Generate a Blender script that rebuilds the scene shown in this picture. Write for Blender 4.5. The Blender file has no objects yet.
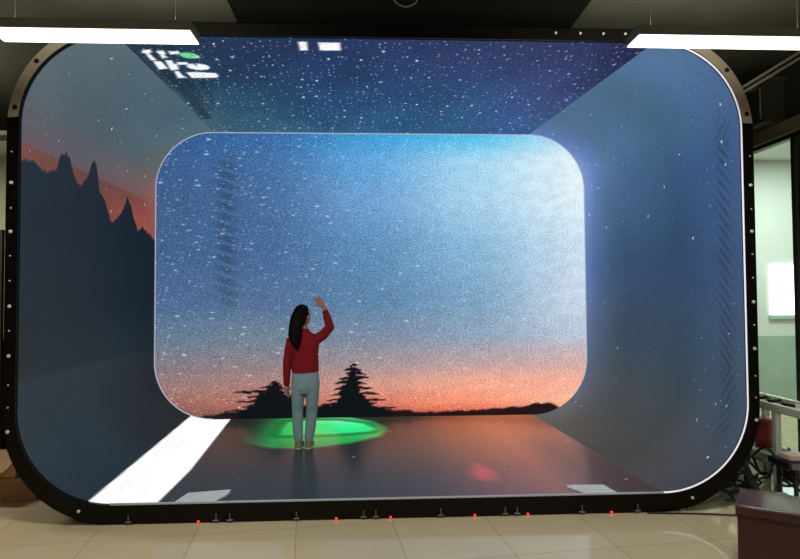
import bpy, bmesh, math, random
import numpy as np
from mathutils import Vector, Matrix
random.seed(4)
C = bpy.context.scene.collection
PI = math.pi
GZ = -0.16            # room floor level; z = 0 is the walkable floor of the LED tunnel

# ------------------------------------------------------------------ helpers
def lin(c):
    c = np.asarray(c, float) / 255.0
    return np.where(c <= 0.04045, c / 12.92, ((c + 0.055) / 1.055) ** 2.4)

def rgba(*c):
    l = lin(c); return (float(l[0]), float(l[1]), float(l[2]), 1.0)

def mat(name, col, rough=0.5, metal=0.0, bump=0.0, bscale=40.0, var=0.0, emit=None, es=0.0, spec=0.5, trans=0.0, coat=0.0):
    m = bpy.data.materials.new(name); m.use_nodes = True
    nt = m.node_tree; b = nt.nodes['Principled BSDF']
    b.inputs['Base Color'].default_value = rgba(*col)
    b.inputs['Roughness'].default_value = rough
    b.inputs['Metallic'].default_value = metal
    b.inputs['Specular IOR Level'].default_value = spec
    b.inputs['Transmission Weight'].default_value = trans
    b.inputs['Coat Weight'].default_value = coat
    if emit is not None:
        b.inputs['Emission Color'].default_value = rgba(*emit); b.inputs['Emission Strength'].default_value = es
    tc = nt.nodes.new('ShaderNodeTexCoord')
    nz = nt.nodes.new('ShaderNodeTexNoise'); nz.inputs['Scale'].default_value = bscale; nz.inputs['Detail'].default_value = 4
    nt.links.new(tc.outputs['Object'], nz.inputs['Vector'])
    if var > 0:
        mx = nt.nodes.new('ShaderNodeMix'); mx.data_type = 'RGBA'; mx.blend_type = 'MULTIPLY'
        mx.inputs[0].default_value = 1.0
        mx.inputs[6].default_value = rgba(*col)
        cr = nt.nodes.new('ShaderNodeValToRGB')
        cr.color_ramp.elements[0].position = .3; cr.color_ramp.elements[0].color = (1 - var,) * 3 + (1,)
        cr.color_ramp.elements[1].position = .7; cr.color_ramp.elements[1].color = (1, 1, 1, 1)
        nt.links.new(nz.outputs['Fac'], cr.inputs['Fac']); nt.links.new(cr.outputs['Color'], mx.inputs[7])
        nt.links.new(mx.outputs[2], b.inputs['Base Color'])
    if bump > 0:
        bp = nt.nodes.new('ShaderNodeBump'); bp.inputs['Strength'].default_value = bump; bp.inputs['Distance'].default_value = 0.01
        nt.links.new(nz.outputs['Fac'], bp.inputs['Height']); nt.links.new(bp.outputs['Normal'], b.inputs['Normal'])
    return m

def obj(name, bm, m, parent=None, smooth=False):
    me = bpy.data.meshes.new(name); bmesh.ops.recalc_face_normals(bm, faces=bm.faces[:]); bm.to_mesh(me); bm.free()
    if smooth:
        for p in me.polygons: p.use_smooth = True
    o = bpy.data.objects.new(name, me); C.objects.link(o)
    me.materials.append(m)
    if parent:
        o.parent = parent
        o.matrix_parent_inverse = Matrix.Translation(parent.location).inverted() if parent.type == 'EMPTY' else Matrix.Identity(4)
    return o

def thing(name, label, cat, loc=(0, 0, 0), group=None):
    o = bpy.data.objects.new(name, None); C.objects.link(o); o.location = loc; o.empty_display_size = .1
    o['label'] = label; o['category'] = cat
    if group: o['group'] = group
    return o

def tag(o, label, cat, group=None):
    o['label'] = label; o['category'] = cat
    if group: o['group'] = group
    return o

def struct(name, bm, m, parent=None):
    o = obj(name, bm, m, parent)
    if parent is None: o['kind'] = 'structure'
    return o

def box(bm, x0, x1, y0, y1, z0, z1, bev=0.0, mtx=None):
    r = bmesh.ops.create_cube(bm, size=1.0)
    vs = r['verts']
    for v in vs:
        v.co = Vector(((x0 + x1) / 2 + v.co.x * (x1 - x0), (y0 + y1) / 2 + v.co.y * (y1 - y0), (z0 + z1) / 2 + v.co.z * (z1 - z0)))
    if mtx:
        for v in vs: v.co = mtx @ v.co
    if bev > 0:
        es = list({e for v in vs for e in v.link_edges})
        bmesh.ops.bevel(bm, geom=es, offset=bev, segments=3, affect='EDGES', profile=.6)
    return bm

def nbox(*a, **k): return box(bmesh.new(), *a, **k)

def tube(bm, pts, rad, seg=12, flat=None, cap=True):
    """tapered tube through pts; rad = float or list of r or (rx, ry)."""
    pts = [Vector(p) for p in pts]; n = len(pts)
    if not isinstance(rad, (list,)): rad = [rad] * n
    rings = []; up = None
    for i, p in enumerate(pts):
        d = (pts[min(i + 1, n - 1)] - pts[max(i - 1, 0)]).normalized()
        if up is None:
            a = Vector((0, 1, 0)) if abs(d.y) < .9 else Vector((0, 0, 1))
            up = (a - d * a.dot(d)).normalized()
        else:
            up = (up - d * up.dot(d)).normalized()
        s = d.cross(up)
        r = rad[i] if isinstance(rad[i], tuple) else (rad[i], rad[i])
        rings.append([bm.verts.new(p + s * (r[0] * math.cos(t)) + up * (r[1] * math.sin(t))) for t in [k * 2 * PI / seg for k in range(seg)]])
    for a, b in zip(rings, rings[1:]):
        for k in range(seg):
            bm.faces.new((a[k], a[(k + 1) % seg], b[(k + 1) % seg], b[k]))
    if cap:
        bm.faces.new(rings[0][::-1]); bm.faces.new(rings[-1])
    return bm

def capsule(bm, pts, rad, seg=12):
    """tube with rounded ends"""
    pts = [Vector(p) for p in pts]
    if not isinstance(rad, list): rad = [rad] * len(pts)
    f = lambda r, k: (r[0] * k, r[1] * k) if isinstance(r, tuple) else r * k
    m = lambda r: max(r) if isinstance(r, tuple) else r
    d0 = (pts[0] - pts[1]).normalized(); d1 = (pts[-1] - pts[-2]).normalized()
    P = [pts[0] + d0 * m(rad[0]) * .95, pts[0] + d0 * m(rad[0]) * .6] + pts + [pts[-1] + d1 * m(rad[-1]) * .6, pts[-1] + d1 * m(rad[-1]) * .95]
    Rr = [f(rad[0], .3), f(rad[0], .8)] + rad + [f(rad[-1], .8), f(rad[-1], .3)]
    return tube(bm, P, Rr, seg)

def smooth_path(pts, n=8):
    pts = [Vector(p) for p in pts]; out = []
    for i in range(len(pts) - 1):
        p0 = pts[max(i - 1, 0)]; p1 = pts[i]; p2 = pts[i + 1]; p3 = pts[min(i + 2, len(pts) - 1)]
        for k in range(n):
            t = k / n
            out.append(.5 * ((2 * p1) + (p2 - p0) * t + (2 * p0 - 5 * p1 + 4 * p2 - p3) * t * t + (3 * p1 - p0 - 3 * p2 + p3) * t ** 3))
    out.append(pts[-1]); return out

def ell(bm, c, r, rotz=0, rotx=0, seg=24):
    res = bmesh.ops.create_uvsphere(bm, u_segments=seg, v_segments=seg // 2, radius=1)
    M = Matrix.Translation(c) @ Matrix.Rotation(rotz, 4, 'Z') @ Matrix.Rotation(rotx, 4, 'X') @ Matrix.Diagonal((*r, 1))
    for v in res['verts']: v.co = M @ v.co
    return bm

def fuse(name, bm, m, parent, voxel=.008, smooth=4):
    """join overlapping closed shapes of bm into ONE continuous skin"""
    o = obj(name, bm, m, None)
    md = o.modifiers.new('r', 'REMESH'); md.mode = 'VOXEL'; md.voxel_size = voxel; md.use_smooth_shade = True
    sm = o.modifiers.new('s', 'SMOOTH'); sm.factor = .5; sm.iterations = smooth
    dg = bpy.context.evaluated_depsgraph_get(); dg.update()
    me = bpy.data.meshes.new_from_object(o.evaluated_get(dg))
    old = o.data; o.modifiers.clear(); o.data = me; bpy.data.meshes.remove(old); me.name = name
    me.materials.clear(); me.materials.append(m)
    for p in me.polygons: p.use_smooth = True
    if parent:
        o.parent = parent; o.matrix_parent_inverse = Matrix.Translation(parent.location).inverted()
    return o

# ------------------------------------------------------------------ the tunnel's outline
FR = dict(W=6.0, H=3.806, R=.744, cx=0, cz=0, y=0.0)
BK = dict(W=5.93, H=3.913, R=.778, cx=-.131, cz=.013, y=3.30)

def seg_pts(o, which, n_s, n_a, grow=0.0):
    """points (x, z) of one run of a rounded rectangle"""
    W, H, R, cx, cz = o['W'] / 2 + grow, o['H'], o['R'] + grow, o['cx'], o['cz']
    lo, hi = -grow, H + grow
    def arc(ax, az, a0, a1):
        return [(cx + ax + R * math.cos(math.radians(t)), cz + az + R * math.sin(math.radians(t))) for t in np.linspace(a0, a1, n_a)]
    def line(x0, z0, x1, z1):
        return [(cx + x0 + (x1 - x0) * t, cz + z0 + (z1 - z0) * t) for t in np.linspace(0, 1, n_s)]
    if which == 'right':
        return arc(W - R, lo + R, -90, 0)[:-1] + line(W, lo + R, W, hi - R)[:-1] + arc(W - R, hi - R, 0, 90)
    if which == 'top': return line(W - R, hi, -W + R, hi)
    if which == 'left':
        return arc(-W + R, hi - R, 90, 180)[:-1] + line(-W, hi - R, -W, lo + R)[:-1] + arc(-W + R, lo + R, 180, 270)
    return line(-W + R, lo, W - R, lo)

def full_ring(o, n_s=24, n_a=24, grow=0.0, outer=None):
    r = []
    for w in ('right', 'top', 'left', 'floor'):
        r += seg_pts(o, w, n_s, n_a, grow)[:-1]
    return r

# ------------------------------------------------------------------ what the LED panels show
def bilerp(u, v, us, vs, tab):
    """u,v arrays; tab[row over vs][col over us] sRGB -> sRGB float"""
    tab = np.array(tab, float)
    def idx(a, s):
        s = np.array(s, float); a = np.clip(a, s[0], s[-1])
        i = np.clip(np.searchsorted(s, a, side='right') - 1, 0, len(s) - 2)
        t = (a - s[i]) / (s[i + 1] - s[i]); return i, t
    i, tu = idx(u, us); j, tv = idx(v, vs)
    tu = (tu * tu * (3 - 2 * tu) * .5 + tu * .5)[..., None]; tv = (tv * tv * (3 - 2 * tv) * .35 + tv * .65)[..., None]
    a = tab[j, i] * (1 - tu) + tab[j, i + 1] * tu
    b = tab[j + 1, i] * (1 - tu) + tab[j + 1, i + 1] * tu
    return a * (1 - tv) + b * tv

def inpoly(x, y, P, aa=0.012):
    """soft inside mask of polygon"""
    P = np.array(P, float); ins = np.zeros(x.shape, bool); dmin = np.full(x.shape, 9.0)
    x0, y0 = P.min(0) - .1; x1, y1 = P.max(0) + .1
    sel = (x > x0) & (x < x1) & (y > y0) & (y < y1)
    xs, ys = x[sel], y[sel]; i2 = np.zeros(xs.shape, bool); d2 = np.full(xs.shape, 9.0)
    for k in range(len(P)):
        a = P[k]; b = P[(k + 1) % len(P)]
        if a[1] != b[1]:
            c = ((a[1] > ys) != (b[1] > ys)) & (xs < (b[0] - a[0]) * (ys - a[1]) / (b[1] - a[1]) + a[0])
            i2 ^= c
        e = b - a; l2 = (e ** 2).sum() + 1e-12
        t = np.clip(((xs - a[0]) * e[0] + (ys - a[1]) * e[1]) / l2, 0, 1)
        d2 = np.minimum(d2, np.hypot(xs - a[0] - t * e[0], ys - a[1] - t * e[1]))
    ins[sel] = i2; dmin[sel] = d2
    sd = np.where(ins, dmin, -dmin)
    return np.clip(sd / aa * .5 + .5, 0, 1)

def sstep(a, b, x):
    t = np.clip((np.asarray(x, float) - a) / (b - a), 0, 1); return t * t * (3 - 2 * t)

def over(col, m, c):
    return col * (1 - m[..., None]) + np.array(c, float) * m[..., None]

def vnoise(x, seed, scale):
    r = np.random.RandomState(seed).rand(4096)
    a = x * scale; i = np.floor(a).astype(int); t = a - i; t = t * t * (3 - 2 * t)
    return r[i % 4096] * (1 - t) + r[(i + 1) % 4096] * t

# ---- back picture: starry dusk over a lake shore with pines
def pic_back(x, z):
    us = [-3.1, -1.66, -.20, 1.25, 2.72]
    vs = [.03, .23, .44, .78, 1.13, 1.61, 2.30, 2.99, 3.54, 3.88]
    tab = [[(120, 82, 78), (150, 88, 74), (196, 92, 74), (218, 100, 74), (248, 172, 150)],
           [(158, 108, 98), (178, 110, 98), (218, 126, 106), (248, 152, 120), (252, 186, 158)],
           [(156, 122, 118), (174, 128, 120), (212, 150, 134), (244, 170, 142), (246, 176, 154)],
           [(128, 122, 132), (140, 130, 138), (158, 146, 152), (182, 162, 165), (205, 175, 174)],
           [(100, 124, 146), (112, 130, 150), (120, 138, 160), (142, 162, 184), (184, 198, 218)],
           [(78, 106, 146), (84, 112, 150), (92, 132, 168), (124, 162, 194), (200, 216, 232)],
           [(66, 98, 142), (72, 106, 152), (92, 140, 182), (136, 182, 214), (200, 222, 240)],
           [(64, 94, 138), (72, 108, 154), (110, 160, 208), (166, 208, 235), (222, 240, 248)],
           [(58, 92, 142), (68, 110, 162), (96, 164, 218), (164, 214, 240), (228, 242, 248)],
           [(48, 88, 140), (56, 106, 164), (66, 156, 214), (84, 192, 232), (190, 225, 242)]]
    c = bilerp(x, z, us, vs, tab)
    # faint diagonal scan bands
    for cx in (-2.14, 2.42):
        w = np.exp(-((x - cx) / .14) ** 2) * sstep(1.3, 1.8, z) * (1 - sstep(3.4, 3.7, z))
        ph = (z - np.where(cx < 0, -.35, .35) * (x - cx)) / .145
        s = sstep(.15, .5, np.abs((ph % 1) * 2 - 1))
        k = (1 - (.20 if cx < 0 else .03) * w * s); c = c * k[..., None]
    # shore
    shore = np.interp(x, [-3.2, -2.6, -2.3, -2.0, -1.5, -.6, .05, .4, .8, 1.3, 1.9, 2.1, 2.3, 2.42, 2.55],
                      [0, .03, .07, .12, .16, .18, .115, .085, .075, .095, .13, .16, .165, .12, .0]) + (vnoise(x, 3, 14) - .5) * .03
    m = np.clip((shore - z) / .012 * .5 + .5, 0, 1) * (x < 2.46)
    c = over(c, m, (34, 20, 22))
    # tiered pines: (height, left reach, right reach) of every branch tier, metres
    def tiers(c, rows, mass, seed):
        m = inpoly(x + (vnoise(z, seed + 3, 34) - .5) * .09, z + (vnoise(x, seed, 26) - .5) * .06, mass, .012)
        for k, (zc, xl, xr) in enumerate(rows):
            mid = (xl + xr) / 2; hw = (xr - xl) / 2
            u = (x - mid) / hw
            tk = .022 * np.clip(1 - np.abs(u) ** 1.5, 0, 1) ** .5 * (.6 + .7 * vnoise(x, seed + k, 18))
            zz = zc - .012 * np.abs(u) + (vnoise(x, seed + 7 * k, 12) - .5) * .022
            m = np.maximum(m, np.clip((tk - np.abs(z - zz)) / .010 + .5, 0, 1) * (np.abs(u) < 1))
        return over(c, m, (14, 18, 22))
    P = lambda a, b: ((a - 371) * .01379 - .171, (415.5 - b) * .01379 + .0)
    T = lambda L: [(P(0, b)[1], P(a0, 0)[0], P(a1, 0)[0]) for b, a0, a1 in L]
    c = tiers(c, T([(380, 271, 281), (384, 260, 286), (388, 235, 291), (392, 248, 293), (397, 237, 301), (402, 243, 306), (406, 226, 330), (409, 217, 336)]),
              [P(*q) for q in [(240, 416), (244, 405), (255, 400), (258, 392), (267, 388), (272, 381), (277, 376.5), (281, 382), (284, 389), (292, 393), (300, 402), (312, 403), (326, 404), (326, 416)]], 5)
    c = tiers(c, T([(363, 350, 357), (367, 344, 361), (371, 345, 366), (375, 338, 369), (380, 334, 367), (385, 333, 373), (391, 330, 379), (397, 326, 386), (401, 321, 377), (405, 316, 397)]),
              [P(*q) for q in [(318, 416), (322, 404), (336, 398), (342, 388), (346, 377), (350.5, 368), (352.5, 360), (354, 360), (356, 370), (359, 383), (363, 396), (374, 404), (392, 410), (392, 416)]], 31)
    return c

# ---- left picture
MOUNT = [(-.1, 2.76), (0.11, 2.80), (0.18, 2.82), (0.23, 2.79), (0.31, 2.77), (0.37, 2.76), (0.58, 2.80), (0.63, 2.94), (0.67, 2.99), (.69, 2.97), (0.77, 3.02), (.79, 2.97), (0.83, 2.98), (0.89, 2.88), (0.99, 2.78), (1.07, 2.76), (1.21, 2.87), (1.30, 3.02), (1.36, 3.09), (1.43, 3.03), (1.50, 2.78), (1.63, 2.71), (1.73, 2.60), (1.80, 2.51), (1.88, 2.51), (2.04, 2.59), (2.18, 2.71), (2.29, 2.86), (2.42, 2.75), (2.54, 2.59), (2.64, 2.49), (2.74, 2.53), (2.81, 2.57), (2.87, 2.53), (3.09, 2.49), (3.4, 2.40)]
def pic_left(x, y, z):
    us = [0, 1.2, 2.3, 3.2]
    up = bilerp(y, z, us, [2.3, 2.9, 3.1, 3.4, 3.9],
                [[(104, 84, 86), (100, 84, 84), (130, 78, 74), (146, 76, 66)],
                 [(100, 86, 92), (98, 86, 92), (112, 82, 82), (136, 80, 72)],
                 [(92, 90, 98), (88, 88, 95), (106, 90, 92), (126, 94, 90)],
                 [(88, 100, 108), (78, 92, 102), (80, 96, 104), (96, 98, 98)],
                 [(88, 108, 114), (78, 100, 110), (72, 98, 110), (78, 104, 118)]])
    dn = bilerp(y, z, us, [2.3, 2.6, 2.95], [[(112, 66, 60), (106, 62, 56), (150, 75, 62), (148, 74, 60)],
                                            [(116, 70, 63), (108, 64, 58), (148, 74, 62), (160, 77, 63)],
                                            [(118, 74, 67), (100, 66, 60), (108, 68, 60), (128, 73, 63)]])
    k = (1 - sstep(2.91, 2.93, z))[..., None] * sstep(3.02, 2.9, y)[..., None] * .9
    c = up * (1 - k) + dn * k
    mz = np.interp(y, [p[0] for p in MOUNT], [p[1] for p in MOUNT]) + (vnoise(y, 21, 30) - .5) * .03
    m = np.clip((mz - z) / .012 * .5 + .5, 0, 1)
    dk = bilerp(y, z, us, [0, .4, .95, 1.02, 1.7, 2.8],
                [[(40, 54, 66), (36, 50, 60), (30, 42, 48), (27, 38, 44)],
                 [(46, 60, 70), (42, 56, 66), (33, 45, 52), (28, 39, 46)],
                 [(48, 60, 68), (44, 58, 66), (35, 48, 56), (28, 40, 48)],
                 [(43, 54, 60), (38, 50, 58), (31, 44, 53), (25, 37, 47)],
                 [(39, 49, 57), (35, 45, 54), (25, 37, 48), (18, 31, 42)],
                 [(38, 50, 62), (34, 44, 54), (24, 36, 46), (18, 30, 40)]])
    dk = dk * np.array((.96, .92, .90))
    c = c * (1 - m[..., None]) + dk * m[..., None]
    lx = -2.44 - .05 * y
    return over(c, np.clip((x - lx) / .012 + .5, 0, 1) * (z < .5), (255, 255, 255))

def pic_right(x, y, z):
    us = [0, .9, 2.0, 2.9, 3.3]
    c = bilerp(y, z, us, [0, .5, 1.2, 2.0, 2.8, 3.4, 3.9],
               [[(74, 66, 72), (86, 72, 76), (96, 82, 86), (104, 92, 96), (110, 98, 102)],
                [(70, 78, 94), (76, 76, 90), (82, 80, 94), (88, 88, 104), (94, 96, 114)],
                [(64, 82, 106), (58, 76, 102), (62, 78, 106), (78, 92, 122), (92, 108, 142)],
                [(60, 84, 120), (52, 76, 116), (58, 84, 128), (72, 98, 146), (88, 118, 168)],
                [(62, 88, 128), (58, 88, 134), (70, 102, 154), (84, 114, 166), (108, 138, 192)],
                [(72, 100, 138), (72, 106, 148), (80, 116, 166), (98, 130, 186), (124, 148, 208)],
                [(82, 114, 148), (82, 116, 156), (82, 114, 160), (84, 112, 164), (90, 118, 174)]])
    c = c * (1 - sstep(.3, 1.2, y) * (1 - sstep(2.4, 3.1, y)))[..., None] + c * (sstep(.3, 1.2, y) * (1 - sstep(2.4, 3.1, y)))[..., None] * np.array((.88, .90, .84))
    c = c * (1 + (np.array((-.12, .0, -.01)) * sstep(1.6, .6, z)[..., None]))
    w = np.exp(-((y - .24) / .10) ** 2) * sstep(.25, .5, z) * sstep(3.35, 3.15, z)
    sl = np.where(z > 3.0, -.9, np.where(z > 1.0, 1.0, -1.2))
    ph = (z - sl * (y - .24)) / .105
    s = sstep(.2, .65, np.abs((ph % 1) * 2 - 1))
    return c * (1 - .17 * w * s)[..., None]

WH = [[(-2.168,0.321),(-2.091,0.297),(-2.096,0.361),(-2.131,0.384),(-2.124,0.563),(-2.178,0.565),(-2.166,0.385),(-2.192,0.386)],
[(-2.054,0.338),(-1.985,0.315),(-1.988,0.401),(-2.013,0.424),(-2.000,0.490),(-2.062,0.515),(-2.049,0.425)],
[(-1.949,0.335),(-1.861,0.332),(-1.855,0.396),(-1.956,0.411)],
[(-1.823,0.495),(-1.771,0.437),(-1.714,0.424),(-1.715,0.492)],
[(-2.168,0.588),(-2.095,0.585),(-2.096,0.779),(-2.190,0.807)],
[(-2.051,0.560),(-1.987,0.558),(-1.999,0.653),(-1.972,0.652),(-2.000,0.801),(-2.084,0.829)],
[(-1.965,0.604),(-1.864,0.601),(-1.864,0.661),(-1.970,0.676)],
[(-2.064,0.854),(-2.016,0.852),(-2.020,0.957),(-1.996,1.037),(-2.089,1.054)],
[(-1.957,0.876),(-1.840,0.867),(-1.674,0.893),(-1.665,0.972),(-1.698,1.028),(-1.950,1.049)],
[(-0.781,0.079),(-0.705,0.076),(-0.717,0.271),(-0.787,0.273)],
[(-0.613,0.083),(-0.427,0.086),(-0.427,0.261),(-0.612,0.267)]]
DKS = [[(-2.163,0.217),(-2.083,0.276),(-2.086,1.813),(-2.156,2.592),(-2.29,2.62)],
       [(-2.063,1.095),(-1.983,1.092),(-2.059,2.219),(-2.085,2.142)],
       [(-1.907,1.034),(-1.847,1.032),(-1.972,2.062),(-1.980,1.916)]]
def oval(cx, cy, a, b): return [(cx + a * math.cos(t * PI / 12), cy + b * math.sin(t * PI / 12)) for t in range(24)]
def pic_top(x, y, z):
    c = bilerp(x, y, [-2.3, -1.7, -.6, .8, 1.7, 2.3], [0, .8, 1.8, 2.7, 3.3],
               [[(34, 50, 66), (32, 48, 74), (34, 50, 86), (42, 52, 96), (42, 46, 88), (34, 36, 68)],
                [(40, 62, 78), (34, 56, 84), (34, 56, 94), (42, 60, 106), (44, 56, 104), (36, 44, 80)],
                [(58, 88, 102), (40, 74, 98), (36, 68, 106), (38, 72, 116), (46, 68, 122), (42, 58, 102)],
                [(66, 96, 110), (46, 84, 108), (38, 76, 110), (38, 78, 118), (48, 78, 134), (46, 70, 120)],
                [(62, 94, 110), (50, 90, 114), (42, 84, 118), (42, 84, 122), (46, 78, 136), (46, 74, 130)]])
    for P in DKS: c = over(c, inpoly(x, y, P, .03) * .7, (30, 46, 58))
    for P in WH: c = over(c, inpoly(x, y, P, .014), (255, 255, 255))
    c = over(c, inpoly(x, y, oval(-1.798, .43, .078, .072), .014), (110, 215, 150))
    c = over(c, inpoly(x, y, oval(-1.798, .722, .106, .09), .014), (250, 255, 255))
    c = over(c, inpoly(x, y, [(-1.83, .64), (-1.79, .64), (-1.80, .70)], .014), (60, 90, 120))
    return c

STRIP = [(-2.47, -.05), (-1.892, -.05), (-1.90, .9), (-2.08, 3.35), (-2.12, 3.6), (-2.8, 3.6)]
LEAF = [(-1.75,3.40),(-1.150,3.40),(-0.466,3.30),(-0.167,3.034),(-0.028,2.713),(0.005,2.479),(-0.074,2.163),(-0.415,1.846),(-0.843,1.651),(-1.279,1.682),(-1.60,1.95),(-1.78,2.564)]
LEAFIN = [(-1.339,3.1),(-0.996,3.2),(-0.594,3.16),(-0.219,2.93),(-0.044,2.539),(-0.168,2.36),(-0.664,2.24),(-1.248,2.22),(-1.328,2.28),(-1.361,2.695)]
PETAL = [(0.778,0.738),(0.84,0.93),(0.90,.86),(0.965,0.66),(0.949,0.43),(0.848,0.40),(0.763,0.485)]
def pic_floor(x, y, z):
    c = bilerp(x, y, [-2.3, -1.4, -.4, .3, .8, 1.4, 1.8, 2.1], [0, .6, 1.4, 2.3, 3.3],
               [[(60, 66, 72), (54, 62, 70), (62, 66, 78), (80, 72, 86), (112, 78, 92), (128, 84, 92), (84, 66, 70), (72, 60, 64)],
                [(56, 58, 64), (52, 58, 66), (62, 64, 76), (78, 70, 82), (124, 82, 88), (142, 90, 90), (92, 70, 72), (80, 64, 68)],
                [(58, 54, 56), (54, 54, 60), (64, 62, 70), (92, 74, 76), (142, 90, 82), (160, 100, 90), (112, 78, 78), (96, 74, 78)],
                [(66, 58, 54), (58, 62, 56), (68, 66, 62), (104, 78, 72), (160, 96, 78), (180, 110, 88), (160, 98, 84), (128, 86, 80)],
                [(72, 58, 52), (62, 64, 54), (70, 60, 54), (104, 74, 64), (176, 98, 74), (196, 114, 86), (200, 118, 90), (180, 110, 92)]])
    c = c * (np.array((.60, .68, .66)) + sstep(.0, 1.4, x)[..., None] * np.array((.28, .18, .14)))
    g = inpoly(x, y, LEAF, .05) * sstep(-1.85, -1.25, x)
    gc = bilerp(x, y, [-1.8, -1.2, -.6, 0], [1.6, 2.2, 2.8, 3.4],
                [[(40, 90, 55), (46, 128, 66), (40, 142, 72), (36, 140, 72)],
                 [(44, 100, 60), (48, 160, 76), (44, 178, 88), (40, 185, 92)],
                 [(44, 100, 60), (50, 168, 80), (46, 190, 96), (44, 190, 92)],
                 [(40, 96, 54), (50, 150, 74), (110, 200, 140), (60, 200, 100)]])
    c = c * (1 - g[..., None]) + gc * g[..., None]
    rim = np.clip(inpoly(x, y, LEAFIN, .10) * (1 - inpoly(x, y, LEAFIN, .10)) * 4, 0, 1)
    ins = inpoly(x, y, LEAFIN, .08)
    br = bilerp(x, y, [-1.35, -.9, -.4, 0], [2.2, 2.8, 3.2], [[(54, 180, 80), (50, 205, 100), (46, 225, 125), (44, 200, 100)],
                                                           [(60, 190, 90), (70, 225, 120), (60, 250, 160), (50, 230, 125)],
                                                           [(70, 170, 90), (150, 230, 160), (170, 250, 200), (80, 240, 140)]])
    c = c * (1 - ins[..., None]) + br * ins[..., None]
    c = over(c, rim * .65, (20, 96, 44))
    p = inpoly(x, y, PETAL, .07); c = c + p[..., None] * np.array((70, 8, 12.0))
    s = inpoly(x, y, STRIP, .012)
    return over(c, s, (255, 255, 255))

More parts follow.
